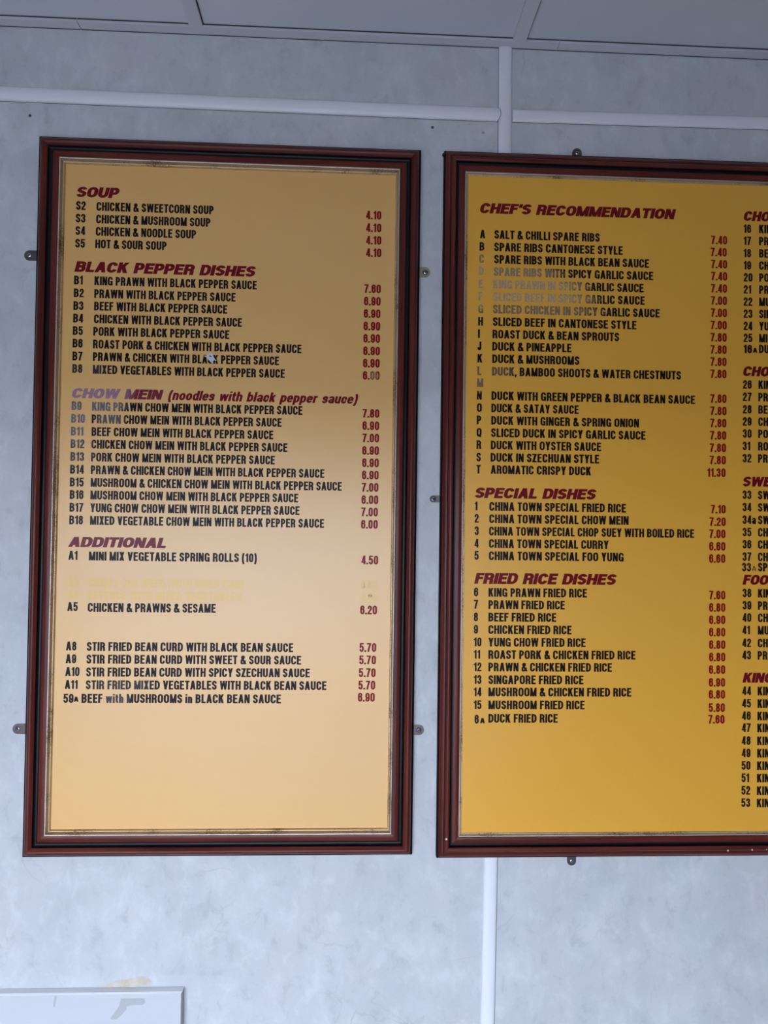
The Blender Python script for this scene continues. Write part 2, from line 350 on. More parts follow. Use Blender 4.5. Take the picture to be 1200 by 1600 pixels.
            V(xr, 0, .5); C([(xl+.01, .53)] + arc(cx, xt-.15, rx, .15, 165, 0) + [(xr, .3)])
            C(arc(cx, .225, rx, .225-h, 0, 360), True)
        elif ch == 'w':
            k = .9
            G(s*k, X, w*.27, 0, k); G(cx, X, w*.27, 0, k); G(cx, X, w*.73, 0, k); G(w-s*k, X, w*.73, 0, k)
    return p.polys, w
STY = {'row': dict(sx=.111, sy=.089, wide=1.0, gap=.068, shear=0.0, space=.27),
       'head': dict(sx=.178, sy=.118, wide=1.66, gap=.040, shear=.24, space=.50),
       'slant': dict(sx=.112, sy=.088, wide=1.16, gap=.050, shear=.22, space=.40),
       'thin': dict(sx=.06, sy=.05, wide=1.15, gap=.08, shear=0.0, space=.2)}
HEAD_K = 1.05
def run(text, style, caps=None):                        # caps: height factor per character
    st = STY[style]; x = 0.0; out = []
    for i, ch in enumerate(text):
        if ch == ' ': x += st['space']; continue
        kk = caps[i] if caps else 1.0
        narrow = .62 if (style == 'head' and ch.islower()) else 1.0
        g, w = glyph(ch, st['sx'] * (.72 if narrow < 1 else .93 if ch.isdigit() else 1), st['sy'] * (.9 if ch.isdigit() else 1), st['wide'] * narrow)
        for q in g: out.append([((x + px * kk) + st['shear'] * py * kk, py * kk) for px, py in q])
        x += w * kk + st['gap']
    x0 = min(p[0] for q in out for p in q); x1 = max(p[0] for q in out for p in q)
    return [[(px - x0, py) for px, py in q] for q in out], x1 - x0
def set_text(mb, text, style, u, v, cap, u1=None, y=0.0, caps=None, right=False):
    polys, w = run(text, style, caps)
    k = (u1 - u) / (w * cap) if u1 is not None else 1.0
    if right: u -= w * cap * k
    for i, q in enumerate(polys):
        pts = [(u + px * cap * k, y - 1.6e-5 * (i % 7), v + py * cap) for px, py in q]
        for t in ((0, 1, 2), (0, 2, 3)) if len(pts) == 4 else ((0, m, m + 1) for m in range(1, len(pts) - 1)):
            a, b, c = (pts[m] for m in t)
            ar = (b[0]-a[0])*(c[2]-a[2]) - (c[0]-a[0])*(b[2]-a[2])
            if abs(ar) > 1e-12: mb.face([a, b, c] if ar > 0 else [a, c, b])
# ------------------------------------------------------------------ board materials
def wood(name, base, vertical):
    m = mat(name, base, 0.30, spec=0.24); t = NT(m)
    c = t.coord((60, 60, 2.2) if vertical else (2.2, 60, 60))
    n1 = t.noise(c, 1.6, 4, 0.6, .4); lo = tuple(x * .55 for x in base); hi = (base[0]*1.45, base[1]*1.7, base[2]*1.5)
    t.base(t.ramp(n1, [(0.3, lo), (0.5, base), (0.72, hi)]))
    t.l(t.ramp(n1, [(0.3, .36), (0.7, .25)]), t.b.inputs['Roughness']); return m
MAHOG = (0.100, 0.0175, 0.0120)
M_WH, M_WV = wood('mahogany_stain_across', MAHOG, False), wood('mahogany_stain_upright', MAHOG, True)
M_COVE = mat('dark_stain_groove', (0.0055, 0.0042, 0.0060), 0.36, spec=.22)
M_RIM = mat('black_frame_edge', (0.0040, 0.0032, 0.0055), 0.5, spec=.06)
def gilt(name, col, dark, lo, hi):
    m = mat(name, col, 0.36, metal=.45); t = NT(m)
    n1 = t.noise(t.coord((1, 1, 1)), 420, 3, 0.6); n2 = t.noise(t.coord(loc=(2, 3, 4)), 16, 3)
    k = t.ramp(t.math('ADD', t.math('MULTIPLY', n1, .5), t.math('MULTIPLY', n2, .6)), [(lo, 0.0), (hi, .9)])
    t.base(t.mix(k, col, dark)); return m
M_GILT = gilt('worn_gilding', (0.60, 0.52, 0.43), (0.16, 0.10, 0.07), .58, .74)
M_GILT_D = gilt('darkened_gilding', (0.40, 0.29, 0.19), (0.10, 0.06, 0.04), .55, .68)
M_GILT_O = gilt('ochre_gilding', (0.56, 0.42, 0.24), (0.12, 0.06, 0.02), .56, .68)
def panel_mat(name, col, col2, rough, spec):
    m = mat(name, col, rough, spec=spec); t = NT(m)
    t.base(t.mix(t.ramp(t.noise(t.coord(), 2.4, 2), [(0.35, 0.0), (0.65, 1.0)]), col, col2)); return m
M_PANEL_L = panel_mat('pale_yellow_acrylic', (0.755, 0.420, 0.106), (0.745, 0.425, 0.118), .35, 1.0)
M_PANEL_R = panel_mat('golden_yellow_acrylic', (0.79, 0.398, 0.040), (0.79, 0.405, 0.046), .36, .46)
def vinyl(name, col, spots, pale):                      # spots: patches of paler tone (u, v, ru, rv, amount) in board coordinates
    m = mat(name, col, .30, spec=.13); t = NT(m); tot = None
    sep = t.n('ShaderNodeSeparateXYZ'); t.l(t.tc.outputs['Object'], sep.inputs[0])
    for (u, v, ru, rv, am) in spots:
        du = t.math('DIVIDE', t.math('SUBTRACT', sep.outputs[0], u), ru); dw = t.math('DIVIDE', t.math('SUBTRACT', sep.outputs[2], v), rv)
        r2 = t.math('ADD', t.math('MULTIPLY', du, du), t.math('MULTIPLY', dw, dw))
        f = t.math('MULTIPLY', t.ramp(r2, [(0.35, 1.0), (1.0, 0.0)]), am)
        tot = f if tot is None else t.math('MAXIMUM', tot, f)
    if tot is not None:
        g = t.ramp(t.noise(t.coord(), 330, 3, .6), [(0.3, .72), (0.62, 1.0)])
        t.base(t.mix(t.math('MULTIPLY', tot, g), col, pale))
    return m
BLACK, RED = (0.010, 0.0070, 0.0085), (0.235, 0.0060, 0.0080)
HEAD = (0.165, 0.0060, 0.0135)
# ------------------------------------------------------------------ the boards
def profile_left():
    rim = [(0, 0), (0, .0100), (.0012, .0118), (.0036, .0132)]
    bead = [(.0036 + .0144 * i / 14, .0132 + .0085 * math.sin(math.pi * (.02 + .86 * (i / 14) ** .85))) for i in range(15)]
    e = bead[-1]
    cove = [e, (e[0] + .0012, .0128), (.0215, .0114), (.0245, .0116), (.0270, .0130)]
    flat = [(.0270, .0146), (.031, .0157), (.035, .0158), (.0385, .0145)]
    g = [(.0385, .0143), (.0388, .0160), (.0397, .0165), (.0408, .0156)], [(.0408, .0156), (.0420, .0118), (.0432, .0092)], [(.0432, .0092), (.0440, .0094), (.0449, .0082), (.0458, .0030)]
    return [(rim, 2, False), (bead, 0, True), (cove, 1, True), (flat, 0, True)], g
def profile_right():
    rim = [(0, 0), (0, .0062), (.0008, .0074), (.0024, .0086)]
    ogee = [(.0024 + .0090 * i / 8, .0085 + .0050 * math.sin(math.pi * .5 * i / 8)) for i in range(9)]
    crease = [(.0114, .0135), (.0118, .0120), (.0126, .0125)]
    bead = [(.0126 + .0092 * i / 8, .0125 + .0050 * math.sin(math.pi * (.12 + .70 * i / 8))) for i in range(9)]
    e = bead[-1]
    cove = [e, (e[0] + .0010, .0092), (.0245, .0086), (.0275, .0092)]
    flat = [(.0275, .0108), (.032, .0114), (.036, .0110), (.0390, .0096)]
    g = [(.0390, .0094), (.0393, .0108), (.0402, .0112), (.0411, .0105)], [(.0411, .0105), (.0421, .0090), (.0430, .0084)], [(.0430, .0084), (.0437, .0086), (.0445, .0080), (.0453, .0056)]
    return [(rim, 2, False), (ogee, 0, True), (crease, 1, False), (bead, 0, True), (cove, 1, True), (flat, 0, True)], g
def sweep(mb, seq, side, W, H, mi, smooth):             # one mitred length of moulding
    ra, rb = [], []
    for w, d in seq:
        a, c = {'bottom': ((w, w), (W-w, w)), 'top': ((W-w, H-w), (w, H-w)), 'left': ((w, H-w), (w, w)), 'right': ((W-w, w), (W-w, H-w))}[side]
        ra.append((a[0], -d, a[1])); rb.append((c[0], -d, c[1]))
    mb.grid([rb, ra], mi, smooth)
PW = .0062                                              # lettering panel's face in front of the wall
class Board:
    def __init__(s, name, origin, theta, W, H, prof, panel_m, off=0.0, pw=PW):
        s.W, s.H = W, H; s.pw = pw + off
        s.root = empty(name, origin, -theta); s.M = Matrix.Translation(origin) @ Matrix.Rotation(-theta, 4, 'Y'); s.inv = s.M.inverted()
        segs, g = prof
        segs = [([(w, d + off if d else 0) for w, d in q], mi, sm) for q, mi, sm in segs]; g = [[(w, d + off) for w, d in q] for q in g]
        for side in ('bottom', 'top', 'left', 'right'):
            b = MB()
            for seq, mi, sm in segs: sweep(b, seq, side, W, H, mi, sm)
            b.build('frame_rail', [M_WH if side in ('bottom', 'top') else M_WV, M_COVE, M_RIM], s.root)
            b = MB()
            for q, mi in zip(g, (0, 1, 2)): sweep(b, q, side, W, H, mi, True)
            b.build('gilt_slip', [M_GILT, M_GILT_D, M_GILT_O], s.root)
        i = g[-1][-1][0]; s.inner = i
        b = MB(); b.box((i - .006, -s.pw, i - .006), (W - i + .006, -.0008 - off, H - i + .006)); s.panel = b.build('menu_panel', panel_m, s.root)
        s.y = -s.pw - .0002
    def uv(s, px, py, w=None):
        w = s.pw if w is None else w; q = s.inv @ P(px, py, w); return q.x, q.z
    def slope(s, y): return .0433 - 3.86e-5 * (y - 60)
    def row(s, code, name, xc, yc, xn, yn, xe, m, cap=.0160, style='row', kind='dish_line', caps=None):
        o = None
        if code:
            b = MB(); u, v = s.uv(xc, yc); set_text(b, code, 'row', u, v, cap, None, s.y)
            o = tag(b.build('dish_number', m, s.root), 'black lettering reading ' + code)
        if name:
            b = MB(); cap = cap * (HEAD_K if style == 'head' else 1); u, v = s.uv(xn, yn); u1 = s.uv(xe, yn + s.slope(yn) * (xe - xn))[0] if xe else None
            set_text(b, name, style, u, v, cap, u1, s.y, caps)
            o = tag(b.build(kind, m, s.root), ('black lettering reading ' if style == 'row' else 'dark red slanted heading reading ') + name)
        return o
    def price(s, text, xr, yb, m, cap=.0160, k=1.03):
        b = MB(); u, v = s.uv(xr, yb); polys, w = run(text, 'row')
        set_text(b, text, 'row', u - w * cap * k, v, cap, u, s.y)
        return b.build('price', m, s.root)
    def plate(s, px, py, rad, direction, reach, w_scr=.0032, brass=False):
        u, v = s.uv(px, py, .001); dx, dz = direction; b = MB()
        ang = math.atan2(-dz, -dx); pts = [(u + rad*math.cos(ang - math.pi/2 + math.pi*i/14), v + rad*math.sin(ang - math.pi/2 + math.pi*i/14)) for i in range(15)]
        pts += [(pts[-1][0] + dx*reach, pts[-1][1] + dz*reach), (pts[0][0] + dx*reach, pts[0][1] + dz*reach)]
        b.face([(x, -.0016, z) for x, z in pts]); ring = [(x, -.0016, z) for x, z in pts]; back = [(x, -.0002, z) for x, z in pts]
        b.grid([back + back[:1], ring + ring[:1]])
        pl = b.build('hanging_plate', M_PLATE_B if brass else M_PLATE, s.root)
        tag(pl, ('brassy' if brass else 'dull dark') + ' metal hanging plate screwed to the wall')
        def dome(r0, r1, y0, y1, mi, mb):
            a = [(u + r0*math.cos(2*math.pi*i/18), y0, v + r0*math.sin(2*math.pi*i/18)) for i in range(18)]
            c = [(u + r1*math.cos(2*math.pi*i/18), y1, v + r1*math.sin(2*math.pi*i/18)) for i in range(18)]
            mb.grid([a, c], mi, False, True)
        b = MB(); R = w_scr
        dome(R*1.62, R*1.15, -.00165, -.0017, 1, b); dome(R*1.15, R*1.0, -.0017, -.0026, 0, b); dome(R, R*.62, -.0026, -.0032, 0, b); dome(R*.62, R*.5, -.0032, -.0020, 1, b)
        b.face([(u + R*.5*math.cos(2*math.pi*i/12), -.0020, v + R*.5*math.sin(2*math.pi*i/12)) for i in range(12)], 1)
        b.build('screw', [M_SCREW, M_GAP_SHADE], pl)
M_PLATE = mat('tarnished_brass', (0.115, 0.105, 0.095), 0.42, metal=.8); M_PLATE_B = mat('brass_plate', (0.40, 0.35, 0.24), .40, metal=.75); M_SCREW = mat('screw_steel', (0.62, 0.62, 0.64), .25, metal=.9)
M_CHIP = mat('chipped_bare_wood', (0.70, 0.52, 0.46), .6); M_SMUDGE = mat('white_filler', (0.60, 0.62, 0.66), .7)
M_GHOST = mat('masked_yellow_lettering', (0.765, 0.445, 0.055), .33, spec=.80)
# ---- left board
oL = P(34, 1340, .0122); oL.y = 0
WL = (.70949 * K) * 1.0; HL = 1.32251 * K
tL = .0008596
LB = Board('menu_board', oL, tL, WL, HL, profile_left(), M_PANEL_L, 0.0, .0036)
tag(LB.root, 'framed menu board with paler yellow panel headed SOUP, left of the two', 'menu board', 'framed menu boards on the wall')
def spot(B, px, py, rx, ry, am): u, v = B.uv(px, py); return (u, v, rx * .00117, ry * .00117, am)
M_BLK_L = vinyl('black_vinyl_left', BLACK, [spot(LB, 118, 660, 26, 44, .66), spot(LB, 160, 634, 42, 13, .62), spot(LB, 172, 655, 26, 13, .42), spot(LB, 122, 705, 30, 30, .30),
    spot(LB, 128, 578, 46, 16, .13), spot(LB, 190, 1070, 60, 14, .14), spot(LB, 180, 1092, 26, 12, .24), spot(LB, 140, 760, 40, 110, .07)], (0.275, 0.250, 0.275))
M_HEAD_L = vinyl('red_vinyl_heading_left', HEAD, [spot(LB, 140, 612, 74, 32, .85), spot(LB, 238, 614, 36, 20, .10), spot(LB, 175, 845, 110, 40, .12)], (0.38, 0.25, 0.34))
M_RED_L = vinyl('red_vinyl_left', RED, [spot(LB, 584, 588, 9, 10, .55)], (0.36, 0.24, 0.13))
for txt, x0, yb, x1, cap in (('SOUP', 119.5, 307.8, 186.8, .0182), ('BLACK PEPPER DISHES', 116, 424.6, 400, .0185), ('ADDITIONAL', 106, 854.6, 259.3, .0176)):
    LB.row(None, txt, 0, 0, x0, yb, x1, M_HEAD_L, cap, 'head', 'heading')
b = MB(); u, v = LB.uv(112.5, 621.8); set_text(b, 'CHOW MEIN', 'head', u, v, .0182, LB.uv(255.5, 625)[0], LB.y)
u, v2 = LB.uv(262.5, 624.8); set_text(b, '(noodles with black pepper sauce)', 'slant', u, v, .0178, LB.uv(559.5, 631)[0], LB.y)
tag(b.build('heading', M_HEAD_L, LB.root), 'red slanted heading reading CHOW MEIN (noodles with black pepper sauce), pale grey at its start')
BPS = ' WITH BLACK PEPPER SAUCE'; CM = ' CHOW MEIN'
rowsL = [('S2','CHICKEN & SWEETCORN SOUP',118.7,327.8,150.7,329.3,333.8), ('S3','CHICKEN & MUSHROOM SOUP',118.2,347.6,150.2,349,328.7),
 ('S4','CHICKEN & NOODLE SOUP',117.8,367,149.6,368.2,306.4), ('S5','HOT & SOUR SOUP',117.4,386.8,148.8,387.8,260.2),
 ('B1','KING PRAWN'+BPS,115.7,444.3,147.5,445.5,401.2), ('B2','PRAWN'+BPS,115.2,464.3,147.2,465.5,368), ('B3','BEEF'+BPS,114.6,484.3,147,485,355),
 ('B4','CHICKEN'+BPS,114.2,503.8,146.8,505,378), ('B5','PORK'+BPS,113.7,523.3,145.7,524.5,358.3), ('B6','ROAST PORK & CHICKEN'+BPS,113.4,543,145.2,544.4,471),
 ('B7','PRAWN & CHICKEN'+BPS,113.1,563,145,564,436), ('B8','MIXED VEGETABLES'+BPS,112.9,582.6,144.8,584,445),
 ('B9','KING PRAWN'+CM+BPS,111.7,640.7,143.8,641.7,472.5), ('B10','PRAWN'+CM+BPS,111.2,660.5,143.2,661.3,440), ('B11','BEEF'+CM+BPS,110.8,680.5,143,681.2,427),
 ('B12','CHICKEN'+CM+BPS,110.3,700,142.8,700.8,449), ('B13','PORK'+CM+BPS,109.9,720,142,720.9,429.5), ('B14','PRAWN & CHICKEN'+CM+BPS,109.5,740,141.8,740.8,506.7),
 ('B15','MUSHROOM & CHICKEN'+CM+BPS,109.1,760,141.5,760.7,534), ('B16','MUSHROOM'+CM+BPS,108.8,779.6,141.2,780.3,466), ('B17','YUNG CHOW'+CM+BPS,108.5,799.5,141.0,800.2,468),
 ('B18','MIXED VEGETABLE'+CM+BPS,108.1,819.2,140.6,819.9,506.2), ('A1','MINI MIX VEGETABLE SPRING ROLLS (10)',106.8,874.6,138.8,875.6,401.3),
 ('A5','CHICKEN & PRAWNS & SESAME',105,954.8,137,955.9,337), ('A8','STIR FRIED BEAN CURD WITH BLACK BEAN SAUCE',103,1016.3,135.5,1017,458),
 ('A9','STIR FRIED BEAN CURD WITH SWEET & SOUR SAUCE',102.5,1036.2,135,1036.8,470.5), ('A10','STIR FRIED BEAN CURD WITH SPICY SZECHUAN SAUCE',101.9,1056.2,134.5,1056.9,484),
 ('A11','STIR FRIED MIXED VEGETABLES'+' WITH BLACK BEAN SAUCE',101.2,1076.4,134,1076.9,510)]
for c, t, xc, yc, xn, yn, xe in rowsL:
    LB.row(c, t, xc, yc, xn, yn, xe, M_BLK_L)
b = MB()
u, v = LB.uv(99, 1098.2); set_text(b, '59', 'row', u, v, .0160, LB.uv(114.8, 1098)[0], LB.y)
u, v = LB.uv(115, 1096.5); set_text(b, 'A', 'row', u, v, .0092, LB.uv(122.8, 1097)[0], LB.y)
tag(b.build('dish_number', M_BLK_L, LB.root), 'black lettering reading 59A with a small A'); b = MB()
u, v = LB.uv(127.3, 1098.2); set_text(b, 'BEEF with MUSHROOMS in BLACK BEAN SAUCE', 'row', u, v, .0160, LB.uv(439, 1098.5)[0], LB.y)
tag(b.build('dish_line', M_BLK_L, LB.root), 'black lettering reading BEEF with MUSHROOMS in BLACK BEAN SAUCE')
prL = [('4.10',595.7,343.3),('4.10',595.7,363),('4.10',595.7,382.6),('4.10',595.7,402),('7.60',595,458.3),('6.90',594.7,477.8),('6.90',594.3,497.2),('6.90',594,516.7),
 ('6.90',593.7,536),('6.90',593.5,555.4),('6.90',593.2,574.6),('6.00',593,593.8),('7.80',592.6,653),('6.90',592.4,672.2),('7.00',592.2,691.5),('6.90',592,711),('6.90',591.9,730.2),
 ('6.90',591.6,749.3),('7.00',591.2,768.5),('6.00',590.9,787.8),('7.00',590.4,807),('6.00',590.2,826.2),('4.50',590.8,882),('6.20',589,960),('5.70',587.8,1018.6),('5.70',587.4,1038.1),
 ('5.70',586.8,1058),('5.70',586.2,1077.4),('6.90',585.5,1096.3)]
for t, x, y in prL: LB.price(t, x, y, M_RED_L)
def ghost(parts):                                       # lettering blanked out with yellow film
    st = STY['row']; old = dict(st); st.update(sx=.122, sy=.112, gap=.05)
    for txt, xa, ya, xb, yb, kind, what in parts:
        b = MB(); u, v = LB.uv(xa, ya); set_text(b, txt, 'row', u, v, .0158, LB.uv(xb, yb)[0], LB.y)
        tag(b.build(kind, M_GHOST, LB.root), 'faint yellow covered-over ' + what)
    st.update(old)
ghost([('A3', 106, 916.3, 122.5, 916.5, 'dish_number', 'dish number'), ('CRISPY SEA WEED (WITH DRIED FISH)', 138.5, 917.3, 381, 920, 'dish_line', 'dish name'), ('3.50', 563.5, 920.5, 589.5, 920.5, 'price', 'price'),
       ('A4', 105.7, 936, 122.3, 936.2, 'dish_number', 'dish number'), ('LETTUCE WITH MIXED VEGETABLES', 137.5, 937, 377.5, 939.5, 'dish_line', 'dish name'), ('4.80', 563.3, 940, 589.3, 940, 'price', 'price')])
b = MB()
def blob(pts, w): b.face([tuple(LB.inv @ P(x, y, w)) for x, y in pts][::-1])
blob([(324,554),(327,551.5),(330,551),(332.5,553),(333,556),(335,559.5),(336.5,562),(334,563),(333,566),(331.5,568),(329.5,566),(327,563.5),(324.5,561),(322.5,557.5)], LB.pw + .0008)
blob([(319.5,555.5),(324,557.2),(324.5,559),(319.2,557)], LB.pw + .0007); blob([(334.5,560),(338.2,563.3),(337.5,564.2),(333.5,562)], LB.pw + .0007)
sm = tag(b.build('white_smudge', M_SMUDGE, LB.root), 'white splash over the word BLACK')
b = MB(); b.face([tuple(LB.inv @ P(x, y, LB.pw + .0012)) for x, y in [(326.8,556.2),(328,555),(329.5,555.8),(330.6,557.6),(329.6,558.2),(328.4,557),(327.2,557.4)]][::-1]); b.build('dark_speck', M_GAP_SHADE, sm)
for px, py, d_ in ((46, 399.2, (1, 0)), (28, 1138.8, (1, 0)), (664.3, 425.6, (-1, 0)), (654.5, 1140.6, (-1, 0))):
    LB.plate(px, py, .0092, d_, .022, brass=(py == 425.6))
# ---- right board
oR = P(681.9, 1340.8, .0132); oR.y = 0
HR = 1.32724 * K; WR = P(1634, 800, .01).x - P(685.3, 800, .01).x; tR = .00162
RB = Board('menu_board', oR, tR, WR, HR, profile_right(), M_PANEL_R, .0062)
tag(RB.root, "framed menu board with deeper golden panel headed CHEF'S RECOMMENDATION, right of the two", 'menu board', 'framed menu boards on the wall')
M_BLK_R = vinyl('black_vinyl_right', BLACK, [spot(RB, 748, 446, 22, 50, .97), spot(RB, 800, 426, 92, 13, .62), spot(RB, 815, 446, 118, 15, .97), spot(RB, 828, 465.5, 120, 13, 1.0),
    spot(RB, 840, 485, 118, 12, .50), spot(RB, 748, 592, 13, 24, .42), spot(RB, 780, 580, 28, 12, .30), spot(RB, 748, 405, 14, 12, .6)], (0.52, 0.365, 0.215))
M_RED_R = vinyl('red_vinyl_right', RED, [], RED); M_HEAD_R = vinyl('red_vinyl_heading_right', HEAD, [], HEAD)
for txt, x0, yb, x1, cap in (("CHEF'S RECOMMENDATION", 750, 333, 1056.4, .0183), ('SPECIAL DISHES', 742, 778, 932, .0183), ('FRIED RICE DISHES', 740.6, 912, 963.5, .0190)):
    RB.row(None, txt, 0, 0, x0, yb, x1, M_HEAD_R, cap, 'head', 'heading')
for txt, x0, yb, wd in (('CHOW MEIN', 1162, 345, None), ('CHOP SUEY', 1161, 587.6, None), ('SWEET & SOUR', 1160.3, 760, None), ('FOO YUNG', 1160, 913.6, None), ('KING PRAWN', 1160, 1066.6, None)):
    b = MB(); u, v = RB.uv(x0, yb); polys, w = run(txt, 'head'); set_text(b, txt, 'head', u, v, .0185, u + w * .0185 * .93, RB.y)
    tag(b.build('heading', M_HEAD_R, RB.root), 'dark red slanted heading reading ' + txt)
SG = ' IN SPICY GARLIC SAUCE'; CT = 'CHINA TOWN SPECIAL '; FR = ' FRIED RICE'
rowsR = [('A','SALT & CHILLI SPARE RIBS',750,372.4,772.4,373,937), ('B','SPARE RIBS CANTONESE STYLE',749.2,391.8,772,392.4,973), ('C','SPARE RIBS WITH BLACK BEAN SAUCE',748.6,411,772,411.6,1014),
 ('D','SPARE RIBS WITH SPICY GARLIC SAUCE',748.2,430,771.4,431,1020.6), ('E','KING PRAWN'+SG,747.8,450,770.6,450.6,1005.6), ('F','SLICED BEEF'+SG,747.4,469.4,770.4,470.2,1007.4),
 ('G','SLICED CHICKEN'+SG,747.2,489,770.3,489.6,1030.8), ('H','SLICED BEEF IN CANTONESE STYLE',747,508.7,770,509.2,994.4), ('I','ROAST DUCK & BEAN SPROUTS',746.8,528,769.4,528.6,967.4),
 ('J','DUCK & PINEAPPLE',746,547.2,769,547.8,892.8), ('K','DUCK & MUSHROOMS',746,566.5,769,567.2,905.2), ('L','DUCK, BAMBOO SHOOTS & WATER CHESTNUTS',745.8,586,768.7,586.8,1064),
 ('M','',745.3,604.7,0,0,0), ('N','DUCK WITH GREEN PEPPER & BLACK BEAN SAUCE',745,624.4,767.8,624.9,1086), ('O','DUCK & SATAY SAUCE',745,643.6,767.6,644.2,904.2),
 ('P','DUCK WITH GINGER & SPRING ONION',744.8,662.8,767.4,663.5,998.4), ('Q','SLICED DUCK'+SG,744.6,682.4,767.2,682.8,1008.6), ('R','DUCK WITH OYSTER SAUCE',744.4,701.5,766.8,702,939.2),
 ('S','DUCK IN SZECHUAN STYLE',744.2,721,766.4,721.3,936.2), ('T','AROMATIC CRISPY DUCK',744.2,740,766.6,740.4,923.4),
 ('1',CT+'FRIED RICE',741.4,797.4,764.4,798,978), ('2',CT+'CHOW MEIN',741.4,816.6,764.3,817.2,982.2), ('3',CT+'CHOP SUEY WITH BOILED RICE',741.3,836,764,836.6,1084.6),
 ('4',CT+'CURRY',741.2,855.5,763.9,855.9,951), ('5',CT+'FOO YUNG',741.2,874.6,763.8,875.1,974.4),
 ('6','KING PRAWN'+FR,740.5,931.7,763.1,932.4,917), ('7','PRAWN'+FR,740.3,951,763.1,951.5,882.4), ('8','BEEF'+FR,740.2,970.7,763,971,869), ('9','CHICKEN'+FR,740.2,990,763,990.5,893),
 ('10','YUNG CHOW'+FR,740,1009.8,763,1010.2,915), ('11','ROAST PORK & CHICKEN'+FR,740,1029.2,763,1029.5,993), ('12','PRAWN & CHICKEN'+FR,740,1048.8,763,1049,956),
 ('13','SINGAPORE'+FR,740,1068.5,763,1068.8,911.6), ('14','MUSHROOM & CHICKEN'+FR,740,1087.8,763,1088,986.4), ('15','MUSHROOM'+FR,740,1108,763,1108.2,913.4)]
for c, t, xc, yc, xn, yn, xe in rowsR:
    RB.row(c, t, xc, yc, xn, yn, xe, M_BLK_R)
b = MB(); u, v = RB.uv(741.4, 1130.6); set_text(b, '6', 'row', u, v, .0160, None, RB.y)
u, v = RB.uv(750, 1130); set_text(b, 'A', 'row', u, v, .0094, RB.uv(757.6, 1130)[0], RB.y)
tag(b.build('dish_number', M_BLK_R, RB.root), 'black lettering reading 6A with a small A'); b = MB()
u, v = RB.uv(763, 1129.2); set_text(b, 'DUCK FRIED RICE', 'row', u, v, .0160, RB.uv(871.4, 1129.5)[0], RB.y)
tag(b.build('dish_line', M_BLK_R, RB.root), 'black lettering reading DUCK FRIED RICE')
prR = [('7.40',1136,382.2),('7.40',1135.4,401),('7.40',1136,419.8),('7.40',1136,438.7),('7.40',1135.8,457.7),('7.00',1135.8,476.7),('7.00',1135.7,495.8),('7.00',1135.4,515),('7.80',1135.3,534.1),('7.80',1135.2,553.2),
 ('7.80',1135.1,572.2),('7.80',1135,591.2),('7.80',1135,629.8),('7.80',1135,649),('7.80',1134.8,668),('7.80',1134.6,687.2),('7.80',1134.2,706.6),('7.80',1134,725.7),('11.30',1133.6,745.4),
 ('7.10',1133.8,802.5),('7.20',1133.8,822),('7.00',1133.4,841),('6.60',1133.3,860.4),('6.60',1133.2,879.6),('7.60',1133.2,936.6),('6.80',1133.2,956),('6.90',1133.2,975.2),('6.80',1133.2,994.5),
 ('6.80',1133.2,1014),('6.80',1133.2,1033.4),('6.80',1133,1053),('6.90',1132.9,1073),('6.80',1132.8,1091.7),('5.80',1132.6,1112.4),('7.60',1132,1130.6)]
for t, x, y in prR: RB.price(t, x, y, M_RED_R)
col2 = [('16','KING PRAWN',1161.8,363.8),('17','PRAWN',1161.8,382.8),('18','BEEF',1161.8,402),('19','CHICKEN',1161.8,421),('20','PORK',1162,439.8),('21','PRAWN',1161.9,458.7),('22','MUSHROOM',1161.8,477.7),('23','SINGAPORE',1161.8,496.7),
 ('24','YUNG CHOW',1161.8,515.7),('25','MIXED',1161.8,534.5),('26','KING PRAWN',1160.8,607.2),('27','PRAWN',1160.6,626.6),('28','BEEF',1160.6,646),('29','CHICKEN',1160.5,665),('30','PORK',1160.4,684),('31','ROAST PORK',1160.2,703.4),('32','PRAWN',1160.1,722.5),
 ('33','SWEET & SOUR',1160,779.7),('34','SWEET & SOUR',1160,799),('34a','SWEET & SOUR',1160,818.6),('35','CHICKEN',1160,838),('36','CHICKEN',1160,857),('37','CHICKEN',1160,876.4),
 ('38','KING PRAWN',1160,933.2),('39','PRAWN',1160,952.4),('40','CHICKEN',1160,971.5),('41','MUSHROOM',1159.8,991),('42','CHICKEN',1159.7,1011),('43','PRAWN',1159.6,1030.2),
 ('44','KING PRAWN',1159.6,1086),('45','KING PRAWN',1159.4,1105.5),('46','KING PRAWN',1159.2,1125),('47','KING PRAWN',1159,1143.7),('48','KING PRAWN',1158.8,1163.8),('49','KING PRAWN',1158.7,1183.2),('50','KING PRAWN',1158.6,1202.7),
 ('51','KING PRAWN',1158.5,1222),('52','KING PRAWN',1158.3,1241.6),('53','KING PRAWN',1158.2,1260.9)]
for c, t, xc, yc in col2:
    RB.row(c, t, xc, yc, xc + 24.2, yc + .5, None, M_BLK_R)
for c, t, xc, yc, xa in (('16', 'DUCK', 1161.6, 551.8, 1175.8), ('33', 'SPECIAL', 1159.2, 892.8, 1174.2)):
    b = MB(); u, v = RB.uv(xc, yc); set_text(b, c, 'row', u, v, .0160, RB.uv(xa - .8, yc)[0], RB.y)
    u, v = RB.uv(xa + .3, yc - .6); set_text(b, 'A', 'row' if c == '16' else 'thin', u, v, .0092, RB.uv(xa + 7.4, yc)[0], RB.y)
    tag(b.build('dish_number', M_BLK_R, RB.root), 'black lettering reading ' + c + 'A with a small A'); b = MB()
    u, v = RB.uv(xa + 10, yc); set_text(b, t, 'row', u, v, .0160, None, RB.y)
    tag(b.build('dish_line', M_BLK_R, RB.root), 'black lettering reading ' + t)
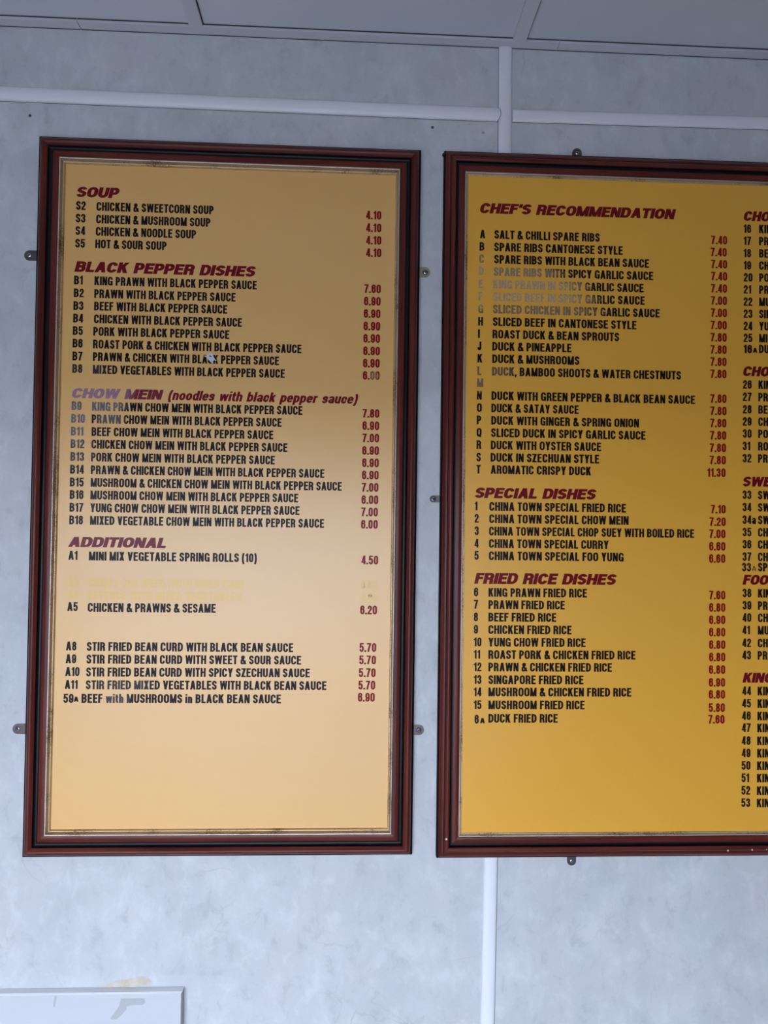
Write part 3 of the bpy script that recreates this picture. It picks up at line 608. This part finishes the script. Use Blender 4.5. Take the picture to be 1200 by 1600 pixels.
RB.plate(676.9, 779.6, .0066, (1, 0), .018, .0034); RB.plate(901.5, 239.5, .0092, (0, -1), .020, .0032); RB.plate(893, 1345, .0084, (0, 1), .018, .0030)
def chip(B, px, py, r, w):
    u, v = B.uv(px, py, w); rnd = random.Random(int(px * 7)); b = MB()
    b.face([(u + r*(.7+.5*rnd.random())*math.cos(2*math.pi*i/9), -w - .0004, v + r*(.7+.5*rnd.random())*math.sin(2*math.pi*i/9)) for i in range(9)])
    b.build('paint_chip', M_CHIP, B.root)
for px, py, r in ((1137.3, 1329, .0018), (1175, 1327.8, .0018), (1197.6, 1327.3, .0011), (697.5, 1311, .0021)): chip(RB, px, py, r, .0236)
b = MB(); u, v = RB.uv(694.3, 241, .018); R_ = .0038
rows = [[(u + R_*math.cos(a)*math.cos(2*math.pi*i/16), -.0145 - .006*math.sin(a), v + R_*math.cos(a)*math.sin(2*math.pi*i/16)) for i in range(16)] for a in [j*math.pi/2/6*.98 for j in range(7)]]
b.grid(rows, 0, True, True); tag(b.build('corner_knob', M_COVE, RB.root), 'small black knob at the top left corner')
# ------------------------------------------------------------------ blank white board at the bottom left
M_WHITE = mat('white_laminate', (0.55, 0.56, 0.60), .45, spec=.25); M_EDGE = mat('grey_laminate_edge', (0.84, 0.84, 0.85), .5)
M_SIDE = mat('dark_grey_board_edge', (0.30, 0.30, 0.33), .5)
tr = P(288.2, 1541); x1, z1 = tr.x, tr.z; x0 = -1.10; z0 = z1 - .62; T = .017
wb = empty('white_board', (x0, 0, z0))
tag(wb, 'blank white board with torn tape marks, low on the wall under the left menu', 'board')
b = MB(); b.box((0, -T + .003, 0), (x1 - x0, -.0005, z1 - z0)); b.m[3] = 1; b.build('board_core', [M_EDGE, M_SIDE], wb)
b = MB(); c_ = .002
w_, h_ = x1 - x0, z1 - z0
fr = [(c_, -T, c_), (w_ - c_, -T, c_), (w_ - c_, -T, h_ - c_), (c_, -T, h_ - c_)]; bk = [(0, -T + .003, 0), (w_, -T + .003, 0), (w_, -T + .003, h_), (0, -T + .003, h_)]
b.face(fr); b.grid([bk + bk[:1], fr + fr[:1]], 1); b.m[2] = 2; b.build('board_face', [M_WHITE, M_EDGE, M_SIDE], wb)
M_TAPE = mat('torn_tape_backing', (0.41, 0.42, 0.44), .55)
iw = Matrix.Translation((-x0, 0, -z0))
for pts in ([(189,1560.5),(208,1561),(226,1560.5),(227,1566),(224,1570),(206,1570.5),(198,1572.5),(198,1577),(190,1586),(182,1593),(173,1593),(173,1590),(177,1585),(182,1578),(186,1572)],
            [(85.5,1556),(88.5,1555.5),(88,1563),(86,1573),(83.5,1574),(83.5,1566)]):
    b = MB(); b.face([tuple(iw @ P(x, y, T + .0006)) for x, y in pts][::-1]); b.build('tape_residue', M_TAPE, wb)
